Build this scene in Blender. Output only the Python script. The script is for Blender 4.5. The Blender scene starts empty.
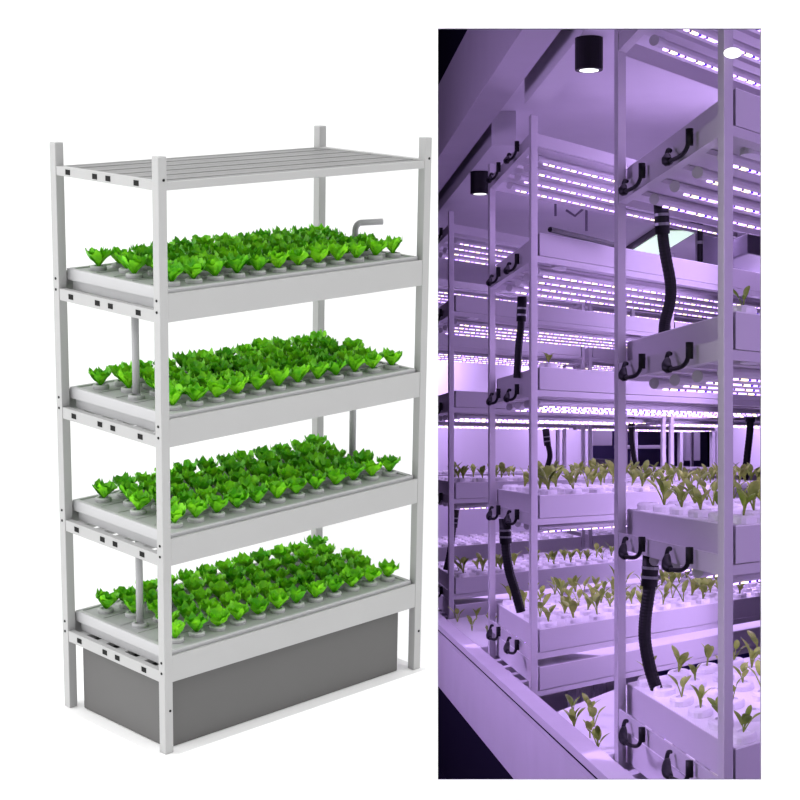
import bpy, bmesh, math, random
from mathutils import Vector, Matrix
random.seed(7)
R = random.Random(11)
scene = bpy.context.scene
COL = scene.collection
ZC = 2.3                                   # camera height
FPX = 1900.0                               # focal length in pixels of the 800 px frame
D0 = 6.4                                   # distance of the front rack's corner post
K = D0 / FPX                               # metres per pixel at that distance

# ------------------------------------------------------------------ camera
cam = bpy.data.cameras.new('camera'); co = bpy.data.objects.new('camera', cam); COL.objects.link(co)
cam.sensor_width = 36; cam.lens = 36 * FPX / 800; cam.shift_y = 50 / 800
cam.clip_start = .05; cam.clip_end = 200
co.location = (0, 0, ZC); co.rotation_euler = (math.pi / 2, 0, 0)
scene.camera = co
vs = scene.view_settings
scene.display_settings.display_device = 'sRGB'
vs.view_transform = 'Standard'; vs.look = 'None'; vs.gamma = 1; vs.exposure = 0
vs.use_curve_mapping = False

# ------------------------------------------------------------------ materials
def mat(name, col, rough=.5, metal=0., spec=.3, var=0., scale=8., emis=None, estr=0.):
    m = bpy.data.materials.new(name); m.use_nodes = True
    nt = m.node_tree; b = nt.nodes['Principled BSDF']
    b.inputs['Roughness'].default_value = rough; b.inputs['Metallic'].default_value = metal
    b.inputs['Specular IOR Level'].default_value = spec
    c = (*col, 1)
    if var:
        tc = nt.nodes.new('ShaderNodeTexCoord'); n = nt.nodes.new('ShaderNodeTexNoise')
        n.inputs['Scale'].default_value = scale; n.inputs['Detail'].default_value = 3
        r = nt.nodes.new('ShaderNodeMixRGB'); r.blend_type = 'MIX'
        r.inputs[1].default_value = tuple(min(1, x * (1 - var)) for x in col) + (1,)
        r.inputs[2].default_value = tuple(min(1, x * (1 + var)) for x in col) + (1,)
        nt.links.new(tc.outputs['Object'], n.inputs['Vector'])
        nt.links.new(n.outputs['Fac'], r.inputs[0]); nt.links.new(r.outputs[0], b.inputs['Base Color'])
    else:
        b.inputs['Base Color'].default_value = c
    if emis:
        b.inputs['Emission Color'].default_value = (*emis, 1); b.inputs['Emission Strength'].default_value = estr
    return m

M = {}
M['studio'] = mat('studio_white_paint', (.93, .93, .93), .9, spec=0)
M['metal'] = mat('white_coated_metal', (.40, .40, .40), .45, spec=.25, var=.04, scale=3)
M['panel'] = mat('grey_anodised_panel', (.20, .20, .20), .5, spec=.2, var=.15, scale=4)
M['tray'] = mat('pale_tray_plastic', (.47, .47, .48), .5, spec=.2)
M['board'] = mat('pale_board_plastic', (.40, .40, .41), .55, spec=.2, var=.05, scale=6)
M['cup'] = mat('cup_plastic', (.46, .46, .47), .5, spec=.2)
M['tank'] = mat('grey_tank_plastic', (.125, .123, .122), .6, spec=.15, var=.05, scale=2)
M['dark'] = mat('dark_slot', (.015, .015, .015), .7, spec=.1)
M['pipe'] = mat('grey_pipe_plastic', (.36, .36, .37), .4, spec=.25)
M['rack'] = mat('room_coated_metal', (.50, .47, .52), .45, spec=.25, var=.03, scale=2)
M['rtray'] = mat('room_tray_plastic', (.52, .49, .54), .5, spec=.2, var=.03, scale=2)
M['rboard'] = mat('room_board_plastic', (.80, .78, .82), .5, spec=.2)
M['black'] = mat('black_rubber', (.008, .007, .010), .5, spec=.2)
M['blackwall'] = mat('black_wall_paint', (.012, .010, .022), .9, spec=0)  # black colour stands in for the dark space outside the room
M['paint'] = mat('room_wall_paint', (.70, .68, .72), .7, spec=.1, var=.04, scale=1.5)
M['ceil'] = mat('room_ceiling_paint', (.62, .60, .64), .75, spec=.1, var=.05, scale=2.5)
M['trim'] = mat('sill_paint', (.50, .47, .52), .8, spec=0, var=.06, scale=3)
M['duct'] = mat('grey_duct_sheet', (.20, .18, .23), .6, spec=.2)
M['blue'] = mat('blue_tank_plastic', (.01, .008, .12), .5, spec=.2)
M['clamp'] = mat('clamp_steel', (.22, .22, .24), .4, metal=.6)
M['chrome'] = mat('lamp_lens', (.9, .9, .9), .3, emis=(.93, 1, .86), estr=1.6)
M['green_lamp'] = mat('pale_green_lamp', (.6, .8, .65), .5, emis=(.62, .82, .66), estr=1.0)
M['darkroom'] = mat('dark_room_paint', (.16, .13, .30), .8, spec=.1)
M['red'] = mat('red_plastic', (.5, .02, .03), .5)

def leaf_mat(name, lo, hi, scale, rough=.45, rnd=.12):
    m = bpy.data.materials.new(name); m.use_nodes = True
    nt = m.node_tree; b = nt.nodes['Principled BSDF']
    tc = nt.nodes.new('ShaderNodeTexCoord'); n = nt.nodes.new('ShaderNodeTexNoise')
    n.inputs['Scale'].default_value = scale; n.inputs['Detail'].default_value = 4
    oi = nt.nodes.new('ShaderNodeObjectInfo')
    ma = nt.nodes.new('ShaderNodeMath'); ma.operation = 'MULTIPLY_ADD'
    ma.inputs[1].default_value = rnd * 2; ma.inputs[2].default_value = -rnd
    ad = nt.nodes.new('ShaderNodeMath'); ad.operation = 'ADD'; ad.use_clamp = True
    r = nt.nodes.new('ShaderNodeValToRGB')
    r.color_ramp.elements[0].position = .3; r.color_ramp.elements[0].color = (*lo, 1)
    r.color_ramp.elements[1].position = .7; r.color_ramp.elements[1].color = (*hi, 1)
    L = nt.links.new
    L(tc.outputs['Object'], n.inputs['Vector']); L(oi.outputs['Random'], ma.inputs[0])
    L(n.outputs['Fac'], ad.inputs[0]); L(ma.outputs[0], ad.inputs[1]); L(ad.outputs[0], r.inputs[0])
    L(r.outputs[0], b.inputs['Base Color'])
    b.inputs['Roughness'].default_value = rough; b.inputs['Specular IOR Level'].default_value = .25
    return m
M['lettuce'] = leaf_mat('lettuce_leaf', (.07, .42, .004), (.30, .86, .014), 34)
M['seedling'] = leaf_mat('seedling_leaf', (.20, .30, .04), (.42, .52, .10), 18)

UA = Vector((-154 * K, D0, 0)).normalized()        # along the window sill, away from the viewer
UB = Vector((1320 * K, D0, 0)).normalized()        # along the racks, into the room; room sheared and stretched off square to fit the image
LED_GAIN = 3.6
def led_mat():
    """a strip of white, blue and pink diodes"""
    m = bpy.data.materials.new('led_diodes'); m.use_nodes = True
    nt = m.node_tree; nt.nodes.clear()
    tc = nt.nodes.new('ShaderNodeTexCoord')
    dot = nt.nodes.new('ShaderNodeVectorMath'); dot.operation = 'DOT_PRODUCT'; dot.inputs[1].default_value = UB
    mu = nt.nodes.new('ShaderNodeMath'); mu.operation = 'MULTIPLY'; mu.inputs[1].default_value = 1 / .26
    fr = nt.nodes.new('ShaderNodeMath'); fr.operation = 'FRACT'
    rp = nt.nodes.new('ShaderNodeValToRGB'); cr = rp.color_ramp; cr.interpolation = 'CONSTANT'
    cr.elements[0].position = 0; cr.elements[0].color = (.62, .42, 1.0, 1)
    cr.elements[1].position = .34; cr.elements[1].color = (.03, .014, .09, 1)
    for p, c in ((.42, (.95, .80, .52, 1)), (.66, (.03, .008, .22, 1)), (.76, (.55, .34, 1.0, 1)), (.92, (.03, .014, .09, 1))):
        e = cr.elements.new(p); e.color = c
    em = nt.nodes.new('ShaderNodeEmission'); em.inputs['Strength'].default_value = LED_GAIN
    out = nt.nodes.new('ShaderNodeOutputMaterial'); L = nt.links.new
    L(tc.outputs['Object'], dot.inputs[0]); L(dot.outputs['Value'], mu.inputs[0]); L(mu.outputs[0], fr.inputs[0])
    L(fr.outputs[0], rp.inputs[0]); L(rp.outputs[0], em.inputs['Color']); L(em.outputs[0], out.inputs['Surface'])
    return m
M['led'] = led_mat()

# ------------------------------------------------------------------ mesh helpers
class MB:
    def __init__(self, f=None):
        self.bm = bmesh.new(); self.f = f or (lambda p: Vector(p))
    def hexa(self, c, bev=0):
        """eight corners: bottom ring of four, then top ring of four"""
        vs_ = [self.bm.verts.new(self.f(p)) for p in c]
        fs = [self.bm.faces.new([vs_[i] for i in q]) for q in ((3, 2, 1, 0), (4, 5, 6, 7), (0, 1, 5, 4), (1, 2, 6, 5), (2, 3, 7, 6), (3, 0, 4, 7))]
        if bev:
            es = list({e for fc in fs for e in fc.edges})
            bmesh.ops.bevel(self.bm, geom=es, offset=bev, segments=2, affect='EDGES', profile=.6)
        return self
    def box(self, x0, x1, y0, y1, z0, z1, bev=0):
        return self.hexa([(x0, y0, z0), (x1, y0, z0), (x1, y1, z0), (x0, y1, z0), (x0, y0, z1), (x1, y0, z1), (x1, y1, z1), (x0, y1, z1)], bev)
    def rbox(self, x0, x1, y0, y1, z0, z1, r, n=5):
        """box with round vertical edges"""
        ring = []
        for cx, cy, a0 in ((x1 - r, y1 - r, 0), (x0 + r, y1 - r, 90), (x0 + r, y0 + r, 180), (x1 - r, y0 + r, 270)):
            for i in range(n + 1):
                a = math.radians(a0 + 90 * i / n); ring.append((cx + r * math.cos(a), cy + r * math.sin(a)))
        lo = [self.bm.verts.new(self.f((x, y, z0))) for x, y in ring]; hi = [self.bm.verts.new(self.f((x, y, z1))) for x, y in ring]
        self.bm.faces.new(lo[::-1]); self.bm.faces.new(hi); n_ = len(ring)
        for i in range(n_): self.bm.faces.new((lo[i], lo[(i + 1) % n_], hi[(i + 1) % n_], hi[i]))
        return self
    def lathe(self, prof, c=(0, 0, 0), n=20, sx=1., sy=1., caps=True):
        rings = []
        for r, z in prof:
            rings.append([self.bm.verts.new(self.f((c[0] + sx * r * math.cos(2 * math.pi * i / n), c[1] + sy * r * math.sin(2 * math.pi * i / n), c[2] + z))) for i in range(n)])
        for a, b in zip(rings, rings[1:]):
            for i in range(n): self.bm.faces.new((a[i], a[(i + 1) % n], b[(i + 1) % n], b[i]))
        if caps: self.bm.faces.new(rings[0][::-1]); self.bm.faces.new(rings[-1])
        return self
    def tube(self, pts, rad, n=10, sub=1, caps=True):
        P = [Vector(self.f(p)) for p in pts]
        if sub > 1:                                     # Catmull-Rom refinement
            Q = []
            for i in range(len(P) - 1):
                p0 = P[max(i - 1, 0)]; p1 = P[i]; p2 = P[i + 1]; p3 = P[min(i + 2, len(P) - 1)]
                for k in range(sub):
                    t = k / sub
                    Q.append(.5 * ((2 * p1) + (p2 - p0) * t + (2 * p0 - 5 * p1 + 4 * p2 - p3) * t * t + (3 * p1 - p0 - 3 * p2 + p3) * t ** 3))
            P = Q + [P[-1]]
        rf = rad if callable(rad) else (lambda i, m: rad)
        prev = None; up = Vector((0.3, .2, 1)).normalized()
        for i, p in enumerate(P):
            d = (P[min(i + 1, len(P) - 1)] - P[max(i - 1, 0)]).normalized()
            if abs(d.dot(up)) > .95: up = Vector((1, .1, 0)).normalized()
            a = (up - d * up.dot(d)).normalized(); b = d.cross(a); up = a
            r = rf(i, len(P))
            ring = [self.bm.verts.new(p + r * (math.cos(2 * math.pi * k / n) * a + math.sin(2 * math.pi * k / n) * b)) for k in range(n)]
            if prev:
                for k in range(n): self.bm.faces.new((prev[k], prev[(k + 1) % n], ring[(k + 1) % n], ring[k]))
            elif caps: self.bm.faces.new(ring[::-1])
            prev = ring
        if caps: self.bm.faces.new(prev)
        return self
    def ball(self, c, r, s=(1, 1, 1), n=10):
        c = Vector(self.f(c))
        m = Matrix.Translation(c) @ Matrix.Diagonal((r * s[0], r * s[1], r * s[2], 1))
        bmesh.ops.create_uvsphere(self.bm, u_segments=n, v_segments=max(4, n // 2 + 1), radius=1, matrix=m)
        return self
    def grid(self, rows):
        vv = [[self.bm.verts.new(self.f(p)) for p in r] for r in rows]
        for a, b in zip(vv, vv[1:]):
            for i in range(len(a) - 1): self.bm.faces.new((a[i], a[i + 1], b[i + 1], b[i]))
        return self
    def mesh(self, name, m, smooth=False):
        bmesh.ops.recalc_face_normals(self.bm, faces=self.bm.faces)
        me = bpy.data.meshes.new(name); self.bm.to_mesh(me); self.bm.free()
        for x in (m if isinstance(m, (list, tuple)) else [m]): me.materials.append(x)
        if smooth: me.polygons.foreach_set('use_smooth', [True] * len(me.polygons))
        return me

def link(name, me, parent=None, loc=(0, 0, 0), rot=(0, 0, 0), sc=1.0):
    o = bpy.data.objects.new(name, me); COL.objects.link(o)
    o.location = loc; o.rotation_euler = rot; o.scale = (sc, sc, sc) if not isinstance(sc, (tuple, list)) else sc
    if parent: o.parent = parent
    return o
def tag(o, label, cat, group=None, kind=None):
    o['label'] = label; o['category'] = cat
    if group: o['group'] = group
    if kind: o['kind'] = kind
    return o
def struct(name, me):
    o = link(name, me); o['kind'] = 'structure'; return o
ORD = ['first', 'second', 'third', 'fourth', 'fifth', 'sixth', 'seventh', 'eighth', 'ninth', 'tenth', 'eleventh', 'twelfth']
def at(x, y, d):
    """the point seen at pixel (x, y), d times as far as the front rack's corner post"""
    return Vector(((x - 400) * K * d, D0 * d, ZC - (y - 450) * K * d))

# ================================================================== STUDIO SHELL
YW = 6.0                                   # added white wall as the image's border, grow room opening cut from inset pixels
def wx(px): return (px - 400) / FPX * YW
def wz(py): return ZC - (py - 450) / FPX * YW
x0, x1, z0, z1 = wx(438), wx(761.5), wz(780), wz(28)
b = MB()
b.box(-7, x0, YW, YW + .012, -.2, 6.5); b.box(x1, 13, YW, YW + .012, -.2, 6.5)
b.box(x0, x1, YW, YW + .012, -.2, z0); b.box(x0, x1, YW, YW + .012, z1, 6.5)
struct('wall_front', b.mesh('wall_front', M['studio']))
struct('floor', MB().box(-7, 13, -3, YW + .013, -.2, 0).mesh('floor', M['studio']))

# the growing rack's own frame: X along its long side, Y along its short side, Z up its posts
RC = ((0.7128968787871887, -0.7010187012254163, 0.018730209483929117), (-0.16249762527432915, -0.19111520507078716, -0.9680235018682564), (0.6821822058623964, 0.6870573185122979, -0.2501593074056021))
TC = (-0.5913030939789226, 0.765831996723237, 4.814499041650486)
ML = Matrix(((RC[0][0], RC[0][1], RC[0][2], TC[0]), (RC[2][0], RC[2][1], RC[2][2], TC[2]), (-RC[1][0], -RC[1][1], -RC[1][2], ZC - TC[1]), (0, 0, 0, 1)))
W, D, H = .885, .416, 1.5
LEV = [1.105, .797, .495, .189]
def lw(p): return ML @ Vector(p)
# sloping white platform added to support the rack, itself tilted to fit the image
b = MB(); tl = [lw(p) for p in ((-.03, -.03, 0), (W + .022, -.03, 0), (W + .022, D + .03, 0), (-.03, D + .03, 0))]
b.hexa([(p.x, p.y, 0) for p in tl] + [tuple(p) for p in tl]); struct('floor_platform', b.mesh('floor_platform', M['studio']))

# ================================================================== GROWING RACK (white studio)
rack = link('growing_rack', None); rack.matrix_world = ML
tag(rack, 'free-standing pale metal growing rack with four tiers of lettuce on white', 'rack')
S = .0125
bolt_me = MB().lathe([(.0035, 0), (.0035, .0012)], n=10).mesh('bolt', M['dark'])
def post(x, y, xb, yb):
    o = link('post', MB().box(x - S, x + S, y - S, y + S, 0, H, .002).mesh('post', M['metal']), rack)
    if xb:
        for s in LEV:
            for dz in (.026, .054): link('bolt', bolt_me, o, (x - S, y, s + dz), (0, -math.pi / 2, 0))
    if yb:
        for z in (1.445, .115): link('bolt', bolt_me, o, (x + .003, y - S, z), (math.pi / 2, 0, 0))
    return o
post(0, 0, True, True); post(0, D, True, False); post(W, 0, False, True); post(W, D, False, False)
def hrail(name, x0, x1, y0, y1, z0, z1): return link(name, MB().box(x0, x1, y0, y1, z0, z1, .0015).mesh(name, M['metal']), rack)
slot_me = MB().box(-.001, .001, -.0095, .0095, -.0065, .0065).mesh('slot', M['dark'])
for k, s in enumerate([1.42] + LEV):
    hh = .020 if k == 0 else .070
    hrail('long_rail', S, W - S, -.011, -.004, s, s + hh)
    hrail('long_rail', S, W - S, D + .004, D + .011, s, s + hh)
    for xe in (0, W):
        hz = .023 if k == 0 else .030
        er = hrail('end_rail', xe - .011, xe + .006, S, D - S, s, s + hz)
        for f in (.15, .42, .55, .82):
            if xe == 0: link('slot', slot_me, er, (xe - .011, D * (1 - f), s + hz * .5))
    b = MB()
    if k == 0:
        for i in range(5):
            y = .004 + (D - .008) * i / 5; b.box(.006, W - .006, y + .0005, y + (D - .008) / 5 - .0005, s + .012, s + .0185)
            b.box(.006, W - .006, y + .030, y + .036, s + .0185, s + .0197)
        link('top_panel', b.mesh('top_panel', M['panel']), rack)
    else:
        for i in range(5):
            y = .025 + .083 * i; b.box(.006, W - .006, y, y + .034, s + .010, s + .024)
        link('shelf_deck', b.mesh('shelf_deck', M['metal']), rack)
def ppipe(name, pts, r=.0095): return link(name, MB().tube(pts, r, 14).mesh(name, M['pipe'], True), rack)
COLS = [.078 + .0683 * k for k in range(12)]
ROWS = [.058, .133, .208, .283, .358]
for k in (0, 2):                           # down pipes at the short end, from the first and third tiers
    x, y = COLS[0], ROWS[2]
    ppipe('drain_pipe', [(x, y, LEV[k] + .008), (x, y, LEV[k + 1] + .088)])
x, y = COLS[11], ROWS[2]
ppipe('drain_pipe', [(x, y, LEV[1] + .008), (x, y, LEV[2] + .088)])
e = [(x, y, LEV[0] + .088), (x, y, LEV[0] + .128)] + [(x + .02 * (1 - math.cos(a)), y, LEV[0] + .128 + .02 * math.sin(a)) for a in (.4, .8, 1.2, 1.57)] + [(x + .095, y, LEV[0] + .148)]
e[-1] = (x + .075, y - .03, LEV[0] + .150)
ppipe('inlet_pipe', e, .0085)

# tank below
tank = link('water_tank', MB().rbox(.016, W - .045, .016, D - .03, .002, LEV[3] - .010, .012).mesh('water_tank', M['tank'])); tank.matrix_world = ML
tag(tank, 'dark grey box-shaped water tank standing under the rack of lettuce', 'tank')
lid = link('lid', MB().rbox(.014, W - .043, .014, D - .028, LEV[3] - .010, LEV[3] - .003, .012).mesh('lid', M['tank']), tank)

# lettuce: a rosette of ruffled leaves in a cup
def lettuce_mesh(seed):
    r = random.Random(seed); b = MB()
    n = 11
    for i in range(n):
        inner = i >= 7
        a = 2 * math.pi * i / (7 if not inner else 4) + r.uniform(-.3, .3) + (.4 if inner else 0)
        ln = r.uniform(.040, .050) * (.8 if inner else 1); wd = r.uniform(.019, .025) * (.85 if inner else 1)
        lift = math.radians(r.uniform(44, 62) if not inner else r.uniform(66, 84)); ph = r.uniform(0, 6)
        rows = []
        for u in range(6):
            t = u / 5; ang = lift + .15 - .75 * t * (1 if not inner else .5)
            rr = ln * t * math.cos(lift * (1 - .2 * t)); zz = ln * t * math.sin(lift) * (1.12 - .28 * t)
            w = wd * (.16 + .94 * math.sin(min(1, t * 1.05) * math.pi * .62) ** 1.1) * (1 if u < 5 else .62)
            row = []
            for v in range(7):
                s = v / 3 - 1
                ruf = .0048 * t * abs(s) ** 1.5 * math.sin(5.5 * s + 9 * t + ph)
                cup = .010 * s * s * t
                fx = rr - .003 * abs(s) * t; fy = s * w; fz = .004 + zz + cup + ruf
                row.append((fx * math.cos(a) - fy * math.sin(a), fx * math.sin(a) + fy * math.cos(a), fz))
            rows.append(row)
        b.grid(rows)
    return b.mesh('lettuce', M['lettuce'], True)
LET = [lettuce_mesh(s) for s in range(5)]
cup_me = MB().lathe([(.021, 0), (.0215, .007), (.019, .0105), (.0125, .0105), (.0125, .006)], n=18).mesh('net_cup', M['cup'])
TIER = ['top', 'second', 'third', 'lowest']
RNAME = ['front', 'second', 'middle', 'fourth', 'back']
for k, s in enumerate(LEV):
    tr = link('grow_tray', None); tr.matrix_world = ML @ Matrix.Translation((0, 0, s))
    tag(tr, f'shallow pale grow tray full of lettuce on the {TIER[k]} tier of the rack', 'tray', 'trays of lettuce on the rack')
    b = MB(); X0, X1, Y0, Y1 = .024, W - .022, .004, D - .006
    b.rbox(X0 + .004, X1 - .004, Y0 + .002, Y1 - .002, .0245, .050, .012)
    for q in ((X0 - .005, X1 + .005, Y0 - .003, Y0 + .007), (X0 - .005, X1 + .005, Y1 - .007, Y1 + .003), (X0 - .005, X0 + .009, Y0 + .007, Y1 - .007), (X1 - .009, X1 + .005, Y0 + .007, Y1 - .007)):
        b.box(*q, .048, .0785, .003)
    link('tray_body', b.mesh('tray_body', M['tray']), tr)
    b = MB(); b.box(X0 + .009, X1 - .009, Y0 + .007, Y1 - .007, .050, .0745)
    for i in range(1, 6):                  # shallow ridges between the planting rows
        yy = ROWS[0] - .0375 + .075 * (i - .0)
        if i < 5: b.box(X0 + .02, X1 - .02, yy - .0015, yy + .0015, .0745, .076)
    link('planting_board', b.mesh('planting_board', M['board']), tr)
    for j, y in enumerate(ROWS):
        for i in range(12 if j % 2 == 0 else 11):
            x = COLS[i] + (.03415 if j % 2 else 0)
            pip = (k in (1, 3) and j == 2 and i == 0) or (k in (0, 2) and j == 2 and i == 11)
            if pip:
                link('pipe_cup', cup_me, tr, (x, y, .0745)); continue
            t = link('lettuce', None); t.matrix_world = ML @ Matrix.Translation((x, y, s + .0751))
            tag(t, f'bright green lettuce in the {RNAME[j]} row of the {TIER[k]} tier, {ORD[i]} from the bolted end', 'lettuce', 'lettuces in the rack')
            link('net_cup', cup_me, t)
            link('foliage', R.choice(LET), t, (0, 0, .004), (R.uniform(-.12, .12), R.uniform(-.12, .12), R.uniform(0, 6.28)), (lambda v: (v, v, v * 1.14))(R.uniform(.86, .98)))

# ================================================================== GROW ROOM
V0 = Vector((324 * K, D0, 0))              # foot of the front rack's corner post (plan)
P_D, Q_L = .285 * math.hypot(154 * K, D0), .475 * math.hypot(1320 * K, D0)
def loc(p, q, h): return UA * p + UB * q + Vector((0, 0, h))
PITCH = .677 * math.hypot(154 * K, D0)
PW, QW = .088, .074
def sill(xp, off, u):                      # a line along the sill: xp, off = its place in the plane of the corner post
    return Vector(((xp - 154 - 154 * u) * K, D0 * (1 + u), ZC - off * K))
def sbox(b, xa, xb, oa, ob, ua, ub_):      # oa lower, ob higher
    b.hexa([sill(xa, oa, ua), sill(xb, oa, ua), sill(xb, oa, ub_), sill(xa, oa, ub_), sill(xa, ob, ua), sill(xb, ob, ua), sill(xb, ob, ub_), sill(xa, ob, ub_)])
    return b
UN, UF = -.045, 3.62
struct('trim_1', sbox(sbox(MB(), 408, 439, 381, 370, UN, UF), 411, 432, 505, 393, UN, UF).mesh('trim_1', M['trim']))
struct('trim_2', sbox(sbox(MB(), 411, 455, -637, -780, UN, UF), 405, 462, -616, -630, UN, UF).mesh('trim_2', M['trim']))
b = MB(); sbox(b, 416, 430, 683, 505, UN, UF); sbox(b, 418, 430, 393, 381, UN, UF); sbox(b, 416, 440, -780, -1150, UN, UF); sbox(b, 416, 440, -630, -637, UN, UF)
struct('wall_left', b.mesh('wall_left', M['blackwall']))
HC = -668
def plan(u, v): return Vector(((324 - 154 * u + 1320 * v) * K, D0 * (1 + u + v), 0))
def pslab(b, ua, ub_, va, vb, z0, z1):
    c = [plan(ua, va), plan(ua, vb), plan(ub_, vb), plan(ub_, va)]
    b.hexa([p + Vector((0, 0, z0)) for p in c] + [p + Vector((0, 0, z1)) for p in c]); return b
zc = ZC - HC * K
struct('ceiling', pslab(MB(), -.3, 3.7, -.012, 2.75, zc, zc + .12).mesh('ceiling', M['ceil']))
struct('floor_room', pslab(MB(), -.3, 4.7, -.03, 2.75, .0, .02).mesh('floor_room', M['duct']))
UBK = 3.62
b = MB(); ha, hb = -.52, .42; va, vb = .975, 1.69
pslab(b, UBK, UBK + .03, -.05, va, 0, zc); pslab(b, UBK, UBK + .03, vb, 2.75, 0, zc)
pslab(b, UBK, UBK + .03, va, vb, 0, ZC + ha); pslab(b, UBK, UBK + .03, va, vb, ZC + hb, zc)
struct('wall_back', b.mesh('wall_back', M['paint']))
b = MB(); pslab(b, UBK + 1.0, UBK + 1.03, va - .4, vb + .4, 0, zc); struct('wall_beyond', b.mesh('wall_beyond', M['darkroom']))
b = MB()
for v in (va, va + .235, vb - .03, vb - .225):
    pslab(b, UBK - .01, UBK + .03, v, v + .018, ZC + ha, ZC + hb)
for h in (ha, hb - .03): pslab(b, UBK - .01, UBK + .03, va, vb, ZC + h, ZC + h + .04)
struct('window_1', b.mesh('window_1', M['paint']))
struct('wall_right', pslab(MB(), -.3, 3.7, 2.72, 2.75, 0, zc).mesh('wall_right', M['paint']))
# added black shell around the room that keeps the sky light out
b = MB(); b.box(-4, -3.9, YW + .014, 54, 0, 6.4); b.box(-4, 24, 53.9, 54, 0, 6.4); b.box(23.9, 24, YW + .014, 54, 0, 6.4); b.box(-4, 24, YW + .014, 54, 6.3, 6.4); b.box(-4, 24, YW + .014, 54, -.2, 0)
b.box(-4, 24, YW + .014, 37, 6.3, 6.4)
b.box(-4, 24, YW + .014, YW + .020, z1, 6.4); b.box(-4, 24, YW + .014, YW + .020, 0, z0); b.box(-4, x0, YW + .014, YW + .020, 0, 6.4); b.box(x1, 24, YW + .014, YW + .020, 0, 6.4)
struct('wall_shell', b.mesh('wall_shell', M['blackwall']))
# beams under the ceiling along the sill
b = MB(); sbox(b, 490, 530, -608, HC, UN, .76); struct('beam_1', b.mesh('beam_1', M['ceil']))
b = MB(); sbox(b, 484, 532, -600, HC, .97, UF); struct('beam_2', b.mesh('beam_2', M['ceil']))

# ---- rack of the grow room (mesh data shared by all racks)
T = [1.236, .4715, -.2627, -1.027, -1.243]
TOPH = 1.80
LV = [TOPH] + T                            # height of each level's rail reference
f = lambda p: loc(*p)
post_me = {}
for pi, p in ((0, 0), (1, P_D)):
    for qi, q in ((0, 0), (1, Q_L)):
        post_me[(pi, qi)] = MB(f).box(p, p + PW, q, q + QW, -ZC + .02, 1.90, .006).mesh('post', M['rack'])
rail_me = {}
def level_meshes(k):
    h = LV[k]; lo = h - .165 if k else h - .07; hi = h - .095 if k else h
    if k == 5: lo, hi = h - .160, h - .128
    e0 = MB(f).box(PW, P_D, .006, .020, lo, hi).box(PW, P_D, .020, .075, lo, lo + .012).mesh('end_rail', M['rack'])
    e1 = MB(f).box(PW, P_D, Q_L + QW - .02, Q_L + QW - .006, lo, hi).mesh('end_rail', M['rack'])
    s0 = MB(f).box(.010, .024, QW, Q_L, lo, min(hi, h - .130) if k else hi).mesh('side_rail', M['rack'])
    s1 = MB(f).box(P_D + .04, P_D + .054, QW, Q_L, lo, min(hi, h - .130) if k else hi).mesh('side_rail', M['rack'])
    dk = MB(f)
    if k: 
        for i in range(5):
            p = .08 + .38 * i; dk.box(p, p + .10, .02, Q_L + QW - .02, h - .150, h - .130)
    else:
        for i in range(4):
            p = .16 + .40 * i; dk.box(p, p + .16, .02, Q_L + QW - .02, h - .05, h - .03)
    return e0, e1, s0, s1, dk.mesh('shelf_deck', M['rack'])
RM = [level_meshes(k) for k in range(6)]
tray_me = MB(f); TP0, TP1, TQ0, TQ1 = .012, P_D + .04, .10, Q_L - .02
for q in ((TP0, TP0 + .018, TQ0, TQ1), (TP1 - .018, TP1, TQ0, TQ1), (TP0 + .018, TP1 - .018, TQ0, TQ0 + .018), (TP0 + .018, TP1 - .018, TQ1 - .018, TQ1)):
    tray_me.box(*q, -.126, 0)
tray_me.box(TP0 + .018, TP1 - .018, TQ0 + .018, TQ1 - .018, -.126, -.112)
tray_me = tray_me.mesh('tray_body', M['rtray'])
CI = [.13 + .318 * i for i in range(6)]; CJ = [.235 + .292 * j for j in range(12)]
def rim_board(cups):
    b = MB(f)
    b.box(TP0 + .005, TP1 - .005, TQ0 + .005, TQ1 - .005, -.02, .004)
    for i, p in enumerate(CI):
        for j, q in enumerate(CJ):
            if (i, j) in cups: b.lathe([(.098, .004), (.092, .026), (.070, .030), (.070, .018)], (p, q, 0), n=14)
    return b.mesh('planting_board', M['rboard'])
boards = {}
def board(cups):
    key = tuple(sorted(cups))
    if key not in boards: boards[key] = rim_board(cups)
    return boards[key]
drain_me = MB(f).lathe([(.085, -.024), (.085, -.0005)], n=16).mesh('drain_cap', M['rboard'])
scup_me = MB(f).lathe([(.098, 0), (.098, .020), (.088, .028), (.045, .028), (.045, .020)], n=18).mesh('net_cup', M['rboard'])
tube_me = MB(f).tube([(0, 0, 0), (0, Q_L - .32, 0)], .021, 10).mesh('led_tube', M['rack'], False)
strip_me = MB(f).box(-.010, .010, .05, Q_L - .38, -.026, -.017).mesh('led_strip', M['led'])
cap_me = MB(f).tube([(0, -.03, 0), (0, .035, 0)], .0235, 12).mesh('end_cap', M['rack'], False)

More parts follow.
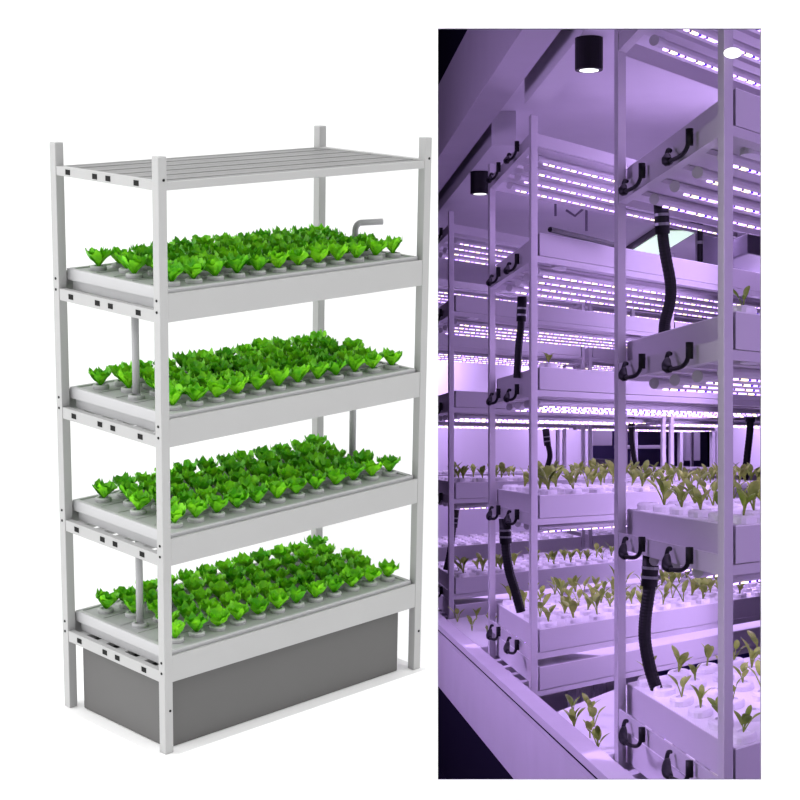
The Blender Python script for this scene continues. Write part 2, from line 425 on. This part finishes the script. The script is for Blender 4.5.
def seedling_mesh(seed):
    r = random.Random(seed); b = MB()
    n = r.choice((3, 4, 4, 5)); 
    for i in range(n):
        a = 2 * math.pi * i / n + r.uniform(-.5, .5); lean = r.uniform(.08, .42); st = r.uniform(.03, .075); ln = r.uniform(.055, .085); wd = r.uniform(.013, .021)
        ca, sa = math.cos(a), math.sin(a)
        base = Vector((st * math.sin(lean) * ca, st * math.sin(lean) * sa, st))
        b.tube([(0, 0, 0), tuple(base * .6 + Vector((0, 0, .004))), tuple(base)], .0035, 5)
        rows = []
        for u in range(7):
            t = u / 6; w = wd * (.18 + math.sin(math.pi * min(1, t * .9 + .05)) ** .7 * .95) * (1 if u < 6 else .35)
            an = lean + .5 * t
            c = base + Vector((ln * t * math.sin(an) * ca, ln * t * math.sin(an) * sa, ln * t * math.cos(an * .8)))
            rows.append([tuple(c + Vector((-sa * w * s, ca * w * s, 0)) - Vector((ca, sa, 0)) * .008 * (1 - abs(s)) * math.sin(math.pi * t)) for s in (-1, -.5, 0, .5, 1)])
        b.grid(rows)
    return b.mesh('seedling', M['seedling'], True)
SEED = [seedling_mesh(40 + s) for s in range(6)]
RK = [('front', 0, 0), ('second', PITCH, 0), ('third', 2 * PITCH, 0), ('fourth', 3 * PITCH, 0), ('inner third', 2 * PITCH, Q_L + .17), ('inner fourth', 3 * PITCH, Q_L + .17)]
TN = ['highest', 'second highest', 'third', 'fourth', 'bottom']
PN = ['front', 'second', 'third', 'fourth', 'fifth', 'back']
plants = {(0, 2): (range(6), range(6)), (0, 3): (range(6), range(6)), (1, 2): (range(6), range(12)), (1, 3): (range(6), range(10)), (2, 2): (range(3), range(12)), (2, 3): (range(2), range(10))}
hose_cup = {(0, 3): (4, 0), (1, 3): (4, 0)}
RZB = math.atan2(UB.y, UB.x)
PUR = (.67, .465, 1.0)
def shelf_light(base, h):                  # the light of one shelf's tubes
    l = bpy.data.lights.new('grow_light', 'AREA'); l.shape = 'RECTANGLE'; l.size = 3.3; l.size_y = 1.05; l.color = PUR
    l.energy = SHELF * math.pi * 3.3 * 1.05; l.spread = math.radians(125)
    o = bpy.data.objects.new('grow_light', l); COL.objects.link(o)
    o.location = base + loc(P_D * .47, Q_L * .5, h - .03); o.rotation_euler = (0, 0, RZB)
SHELF = 1.1
for n, (rn, rp, rq) in enumerate(RK):
    base = V0 + UA * rp + UB * rq + Vector((0, 0, ZC))
    root = link('grow_room_rack', None, None, base)
    tag(root, f'{rn} white metal rack in the purple lit room, square posts and tiers of trays', 'rack', 'racks in the purple room')
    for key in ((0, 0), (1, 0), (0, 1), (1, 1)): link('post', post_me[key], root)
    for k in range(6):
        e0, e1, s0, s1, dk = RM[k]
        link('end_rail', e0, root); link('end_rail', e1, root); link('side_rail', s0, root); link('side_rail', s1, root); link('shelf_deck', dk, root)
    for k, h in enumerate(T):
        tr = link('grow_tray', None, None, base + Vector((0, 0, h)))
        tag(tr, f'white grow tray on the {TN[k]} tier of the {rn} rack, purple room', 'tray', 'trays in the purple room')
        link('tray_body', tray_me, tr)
        allc = {(i, j) for i in range(6) for j in range(12)} if k in (2, 3) else set()
        pl = set()
        if (n, k) in plants:
            ii, jj = plants[(n, k)]; pl = {(i, j) for i in ii for j in jj if (i, j) != hose_cup.get((n, k))}
        pl |= {(0, 1): {(0, 0)}, (1, 1): {(0, 0), (0, 3)}}.get((n, k), set())
        link('planting_board', board(allc - pl), tr)
        if k < 4: link('drain_cap', drain_me, tr, tuple(loc(.32, .42, -.126)))
        for i, j in sorted(pl):
            if R.random() < (.07 if n == 0 else .22) and k > 1:
                link('net_cup', scup_me, tr, tuple(loc(CI[i], CJ[j], .004))); continue
            sp = loc(CI[i], CJ[j], .0048)
            t = link('seedling', None, None, base + Vector((0, 0, h)) + sp)
            tag(t, f'small green seedling, {rn} rack, {TN[k]} tier, {PN[i]} row, {ORD[j]} from the post end', 'seedling', 'seedlings in the purple room')
            link('net_cup', scup_me, t)
            sc = R.uniform(.65, 1.0) * (1.0 if n == 0 else 1.15) * (1 if k > 1 else .6)
            link('leaves', R.choice(SEED), t, (0, 0, .024), (R.uniform(-.2, .2), R.uniform(-.2, .2), R.uniform(0, 6.28)), sc)
    for k in range(5):
        shelf_light(base, TOPH - .10 if k == 0 else (LV[k] - .195 if k < 4 else LV[k] - .157))
        h = TOPH - .10 if k == 0 else (LV[k] - .195 if k < 4 else LV[k] - .157)
        for i, p in enumerate((.24, .62, 1.00, 1.38)[1 if k == 4 else 0:]):
            t = link('led_tube', None, None, base + loc(p, .16, h))
            nm = 'top frame' if k == 0 else TN[k - 1] + ' tier'
            tag(t, f'LED grow tube under the {rn} rack\'s {nm}, {ORD[i]} from its front side', 'light tube', 'grow light tubes')
            link('tube_housing', tube_me, t); link('led_strip', strip_me, t); link('end_cap', cap_me, t)
# power cables looping out of the end rails
cab_me = MB(f)
cab_me.tube([(.17, -.018, .015), (.17, -.04, .015), (.15, -.065, -.02), (.09, -.085, -.045), (0, -.075, -.05), (-.09, -.055, -.045), (-.15, -.045, -.025), (-.165, -.035, .015), (-.165, -.018, .02)], .0085, 8, 4)
cab_me = cab_me.mesh('power_cable', M['black'], True)
plug_me = MB(f).tube([(.16, -.05, -.008), (.11, -.08, -.04), (.04, -.082, -.05)], lambda i, m: .011 + .009 * math.sin(math.pi * i / (m - 1)), 8, 3).mesh('plug', M['black'], True)
stub_me = MB(f).tube([(-.165, -.034, -.02), (-.165, -.034, .04)], .014, 8).mesh('gland', M['black'], True)
for n in (0, 1, 2):
    for k in ((1, 2, 3, 4) if n == 0 else (0, 1, 2, 3, 4)):
        h = LV[k] - .125 if k else LV[0] - .03
        for i, p in enumerate((.60, 1.42)):
            base = V0 + UA * (RK[n][1] + p) + Vector((0, 0, ZC + h))
            o = link('power_cable', cab_me, None, base)
            nm = 'top frame' if k == 0 else TN[k - 1] + ' tier'
            tag(o, f'black power cable loop on the {RK[n][0]} rack\'s {nm} end rail, {"front" if i == 0 else "far"} of two', 'cable', 'power cables on the rack ends')
            link('plug', plug_me, o); link('gland', stub_me, o)

# hoses
def hose(pts, r, label, clamp=True):
    P = [at(*p) for p in pts]
    b = MB(); b.tube([tuple(p) for p in P], lambda i, m: r * (1.0 if i % 2 else .95), 12, 16)
    o = link('drain_hose', b.mesh('drain_hose', M['black'], False)); tag(o, label, 'hose', 'black drain hoses')
    if clamp:
        d = (P[1] - P[0]).normalized()
        link('connector', MB().tube([tuple(P[0] - d * .02), tuple(P[0] + d * .13)], r * 1.28, 14).mesh('connector', M['black'], True), o)
        b = MB()
        for s in (.045, .085): b.tube([tuple(P[0] + d * s), tuple(P[0] + d * (s + .012))], r * 1.36, 14)
        link('hose_clamp', b.mesh('hose_clamp', M['clamp']), o)
hose([(661, 203, 1.25), (662.5, 232, 1.25), (665, 252, 1.25), (670.5, 283, 1.25), (670, 302, 1.25), (665, 322, 1.25), (664, 335, 1.25)], .025, 'black corrugated hose hanging into the second highest tray of the front rack')
hose([(651, 556, 1.26), (649, 590, 1.26), (645.5, 617, 1.26), (645, 640, 1.26), (650, 668, 1.26), (657, 690, 1.262)], .028, 'thick black corrugated hose running down into the fourth tray of the front rack')
hose([(522, 300, 1.80), (521, 325, 1.80), (518.5, 350, 1.80), (517, 378, 1.80)], .023, 'straight black hose behind the second rack\'s corner post, upper tiers')
hose([(505, 522, 1.80), (506, 548, 1.80), (509, 570, 1.80), (515, 590, 1.80), (521, 612, 1.80)], .029, 'black hose curving down beside the second rack\'s corner post to its fourth tray')
hose([(455, 512, 2.5), (453, 530, 2.5), (450, 552, 2.5), (446, 570, 2.5)], .027, 'black hose under the third rack\'s third tray next to its post')
hose([(546, 431, 2.6), (547, 440, 2.6), (550, 455, 2.6), (547, 468, 2.6), (543.5, 478, 2.6)], .024, 'black S-curved hose above the third tray of the third rack, at mid length')
hose([(631.5, 417, 2.81), (632, 440, 2.81), (635, 462, 2.81), (639.5, 476, 2.81)], .026, 'black hose between the front rack\'s far post and the third rack\'s end post')
hose([(750.5, 406, 2.4), (750, 430, 2.4), (747, 458, 2.4), (744, 489, 2.4)], .030, 'black hose hanging beside the front rack\'s corner post above far seedlings')

# ceiling lamps
def spot(x, ytop, d, off, label):
    c = at(x, ytop, d); c.z = ZC + off * K
    o = link('ceiling_spotlight', MB().lathe([(.068, -.160), (.070, -.155), (.070, 0)], n=28).mesh('ceiling_spotlight', M['black'], False), None, c)
    tag(o, label, 'ceiling light', 'cylinder spotlights')
    link('lamp_lens', MB().lathe([(.048, -.1615), (.048, -.158)], n=28).mesh('lamp_lens', M['chrome']), o)
spot(589, 38, 1.476, 607.8, 'black cylinder ceiling spotlight hanging in front of the second rack')
spot(480, 172, 2.158, 599.8, 'small black cylinder ceiling spotlight half hidden behind the second rack\'s far post')
c = [at(697, 0, 2.95), at(663, 0, 2.95), at(622, 0, 3.35), at(654, 0, 3.35)]
def slab_from(c, z0, z1, m, name, grow=0):
    m_ = sum(c, Vector()) / 4; q = [m_ + (p - m_) * (1 + grow) for p in c]
    return MB().hexa([(p.x, p.y, z0) for p in q] + [(p.x, p.y, z1) for p in q]).mesh(name, m)
lamp = link('ceiling_panel_light', slab_from(c, zc - .07, zc, M['black'], 'ceiling_panel_light', .12))
tag(lamp, 'pale green lit ceiling panel in a black frame behind the front hose', 'ceiling light')
link('diffuser', slab_from(c, zc - .078, zc - .07, M['green_lamp'], 'diffuser'), lamp)
pk = link('oval_lamp', MB().lathe([(.028, -.008), (.030, 0), (.028, .008)], n=20, sx=1.0, sy=.6).mesh('oval_lamp', M['chrome'], True), None, at(732.5, 53, .992), (math.pi / 2 - .0, 0, 0))  # glowing disc stands in for a ceiling light's reflection
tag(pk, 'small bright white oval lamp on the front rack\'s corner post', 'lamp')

# ducts and pipes behind
P = [plan(1.02, .55), plan(1.02, .75), plan(1.32, .75), plan(1.32, .55)]
o = link('air_duct', MB().hexa([(p.x, p.y, zc - .55) for p in P] + [(p.x, p.y, zc - .003) for p in P], .02).mesh('air_duct', M['duct'])); tag(o, 'grey box air duct under the ceiling behind the pale green light', 'duct')
o = link('ceiling_pipe', MB().tube([tuple(at(700, 214, 2.3)), tuple(at(700, 266, 2.3))], .022, 10).mesh('ceiling_pipe', M['black'])); tag(o, 'short black upright pipe beside the pale green ceiling light', 'pipe')
link('clamp', MB().tube([tuple(at(700, 241, 2.3)), tuple(at(700, 244, 2.3))], .028, 10).mesh('clamp', M['clamp']), o)
o = link('rubber_strip', MB().tube([tuple(at(550, 229.5, 1.70)), tuple(at(615, 245, 1.79))], .016, 8).mesh('rubber_strip', M['black'])); tag(o, 'black rubber strip lying along the second rack\'s highest tray', 'strip')
b = MB()
for x, y0_, y1_ in ((555.5, 204, 216), (586.5, 206, 231)): b.tube([tuple(at(x, y0_, 2.62)), tuple(at(x, y1_, 2.62))], .012, 8)
b.tube([tuple(at(566, 210, 2.62)), tuple(at(575, 216, 2.62)), tuple(at(583, 209, 2.62))], .012, 8)
o = link('pipe_hanger', b.mesh('pipe_hanger', M['duct'])); tag(o, 'thin grey pipe hanger bracket under the ceiling above the second rack', 'bracket')
P = [at(655, 0, 2.36), at(765, 0, 2.62), at(765, 0, 3.0), at(655, 0, 2.7)]
zt = ZC - 470 * K
o = link('blue_tank', MB().hexa([(p.x, p.y, .02) for p in P] + [(p.x, p.y, zt) for p in P], .03).mesh('blue_tank', M['blue'])); tag(o, 'dark blue water tank on the floor behind the second rack', 'tank')
for i, (x, nm) in enumerate(((579, 'slim'), (589, 'middle'), (600, 'thick'))):
    o = link('standpipe', MB().tube([(at(x, 0, 2.3).x, at(x, 0, 2.3).y, .02), (at(x, 0, 2.3).x, at(x, 0, 2.3).y, ZC - 1.42)], .02 + .012 * i, 10).mesh('standpipe', M['rack'])); tag(o, f'{nm} white upright pipe under the bottom tier of the second rack', 'pipe')
    link('valve', MB().ball(tuple(at(x - 1, 715, 2.3) + Vector((0, -.05, 0))), .03).mesh('valve', M['rboard'], True), o)

# low tray in the aisle between the first two racks
A0, A1, A3 = at(553, 713, 1.5), at(606, 757, 1.283), at(640, 677, 1.72)
zt = ZC - 394 * K
c = [A0, A1, A1 + (A3 - A0), A3]
o = link('low_tray', MB().hexa([(p.x, p.y, zt - .08) for p in c] + [(p.x, p.y, zt) for p in c], .01).mesh('low_tray', M['rboard'])); tag(o, 'low white tray of seedlings in the aisle between the front and second racks', 'tray')
link('tray_stand', MB().hexa([(p.x, p.y, .02) for p in [A0 * .9 + A3 * .1, A1 * .9 + c[2] * .1, A1 * .15 + c[2] * .85, A0 * .15 + A3 * .85]] + [(p.x, p.y, zt - .08) for p in [A0 * .9 + A3 * .1, A1 * .9 + c[2] * .1, A1 * .15 + c[2] * .85, A0 * .15 + A3 * .85]]).mesh('tray_stand', M['rtray']), o)
for x, y, nm in ((573, 714, 'back outer'), (590, 716, 'back inner'), (574, 727, 'second outer'), (594, 727, 'second inner'), (590, 738, 'third'), (598, 748, 'front')):
    p = at(x, y, 394 / (y - 450)); p.z = zt
    q = link('seedling', R.choice(SEED), None, p, (0, 0, R.uniform(0, 6)), .8)
    tag(q, f'{nm} small green seedling in the low aisle tray', 'seedling', 'seedlings in the low tray')

def xq(xp, u, off): return sill(xp, off, u)
zt = ZC - 394 * K; dv = UB * 1.5
B0, B1 = xq(450, 1.315, 394), xq(450, .985, 394)
c = [B0, B1, B1 + dv, B0 + dv]
o = link('low_tray', MB().hexa([(p.x, p.y, zt - .08) for p in c] + [(p.x, p.y, zt) for p in c], .01).mesh('low_tray', M['rboard'])); tag(o, 'low white tray of seedlings in the aisle between the second and third racks', 'tray')
m_ = sum(c, Vector()) / 4; q = [m_ + (p - m_) * .8 for p in c]
link('tray_stand', MB().hexa([(p.x, p.y, .025) for p in q] + [(p.x, p.y, zt - .08) for p in q]).mesh('tray_stand', M['rtray']), o)
for s, t_, nm in ((.15, .12, 'back outer'), (.15, .3, 'back inner'), (.5, .15, 'middle outer'), (.5, .33, 'middle inner'), (.85, .2, 'front')):
    p = B0 + (B1 - B0) * s + dv * t_; p.z = zt
    q = link('seedling', R.choice(SEED), None, p, (0, 0, R.uniform(0, 6)), .9)
    tag(q, f'{nm} small green seedling in the second low aisle tray', 'seedling', 'seedlings in the second low tray')

# things in the dark room beyond the window
c = at(601, 468, 6.0)
o = link('armchair', MB().box(-.30, .30, -.3, .3, .025, ZC - .52, .05).mesh('seat', M['paint']), None, (c.x, c.y, 0))  # seat box stretched down to the floor as an added support
link('backrest', MB().box(-.30, .30, .16, .30, ZC - .519, ZC - .18, .05).mesh('backrest', M['paint']), o)
tag(o, 'pale armchair in the dark room beyond the window', 'chair')

for k_, (x_, y_, w_, h_, nm) in enumerate(((601, 438, .45, .34, 'pale wall cabinet in the dark room beyond the window'), (640, 447, 1.1, .08, 'pale wall shelf in the dark room beyond the window'), (692, 440, .3, .9, 'slim pale column unit in the dark room beyond the window'))):
    c = at(x_, y_, 6.5)
    o = link(('wall_cabinet', 'wall_shelf', 'tall_unit')[k_], MB().box(-w_ / 2, w_ / 2, -.2, .2, -h_ / 2, h_ / 2, .01).mesh('unit', M['paint']), None, c); tag(o, nm, ('cabinet', 'shelf', 'cabinet')[k_])
# ================================================================== LIGHT
w = bpy.data.worlds.new('studio_sky'); scene.world = w; w.use_nodes = True
nt = w.node_tree; bg = nt.nodes['Background']
tc = nt.nodes.new('ShaderNodeTexCoord'); sx = nt.nodes.new('ShaderNodeSeparateXYZ'); L = nt.links.new
L(tc.outputs['Generated'], sx.inputs[0])
m1 = nt.nodes.new('ShaderNodeMapRange'); m1.interpolation_type = 'SMOOTHSTEP'
m1.inputs['From Min'].default_value = -.95; m1.inputs['From Max'].default_value = -.35; m1.inputs['To Min'].default_value = .5; m1.inputs['To Max'].default_value = 2.35
L(sx.outputs['Y'], m1.inputs['Value'])
m2 = nt.nodes.new('ShaderNodeMath'); m2.operation = 'MULTIPLY_ADD'; m2.inputs[1].default_value = -.65; L(sx.outputs['X'], m2.inputs[0]); L(m1.outputs[0], m2.inputs[2])
L(m2.outputs[0], bg.inputs['Strength']); bg.inputs['Color'].default_value = (1, 1, 1, 1)

def area(name, loc_, target, sx_, sy_, col, rad, spread=180):
    l = bpy.data.lights.new(name, 'AREA'); l.shape = 'RECTANGLE'; l.size = sx_; l.size_y = sy_; l.color = col
    l.energy = rad * math.pi * sx_ * sy_; l.spread = math.radians(spread)
    o = bpy.data.objects.new(name, l); COL.objects.link(o); o.location = loc_
    o.rotation_euler = (Vector(target) - Vector(loc_)).to_track_quat('-Z', 'Y').to_euler(); return o
area('aisle_grow_lamp', (3.4, YW + .32, 2.6), (1.2, 6.5, 2.4), .5, 4.2, PUR, 10)  # added fill out of view, brightens the front rack's long side
area('corridor_grow_lamp', (-2.2, 9.5, 3.4), (1.0, 10.5, 2.6), 5.0, 1.2, PUR, 4)  # added unseen fill for the lintel and the rack ends
area('sill_lamp', (-1.5, 10.0, 2.9), (.72, 10.2, .85), 8.0, .5, PUR, 3.0, 50)  # added narrow beam, only there to brighten the sill
p = plan(.46, .47); area('aisle_grow_lamp', (p.x, p.y, 2.4), tuple(p - UB * 2 + UA * .25 + Vector((0, 0, 2.4))), .4, 3.6, PUR, 20)  # added upright fill for the second rack's long side
p = plan(1.14, .74); area('aisle_grow_lamp', (p.x, p.y, 2.4), tuple(p - UB * 2 + UA * .3 + Vector((0, 0, 2.4))), .5, 3.6, PUR, 20)  # same added fill one aisle further back
for u in (.48, 1.16, 1.84, 2.5):
    p = plan(u, .50); area('aisle_grow_lamp', (p.x, p.y, zc - .05), (p.x - 1.2, p.y - .4, 1.2), .3, 1.2, PUR, 36)  # added overhead fill in the aisles, no fixture
for v in (.35, .9, 1.5, 2.1):
    p = plan(3.40, v); t_ = plan(3.62, v + .05); area('wall_grow_lamp', (p.x, p.y, zc - .06), (t_.x, t_.y, 2.0), 2.2, .2, PUR, 140)  # added wash that lifts the back wall, no fixture
p = plan(4.0, 1.33); area('far_room_lamp', (p.x, p.y, zc - .1), (p.x + .6, p.y + 1.5, 1.5), 2.0, .6, PUR, 16)  # added fill so the room beyond the window is not black
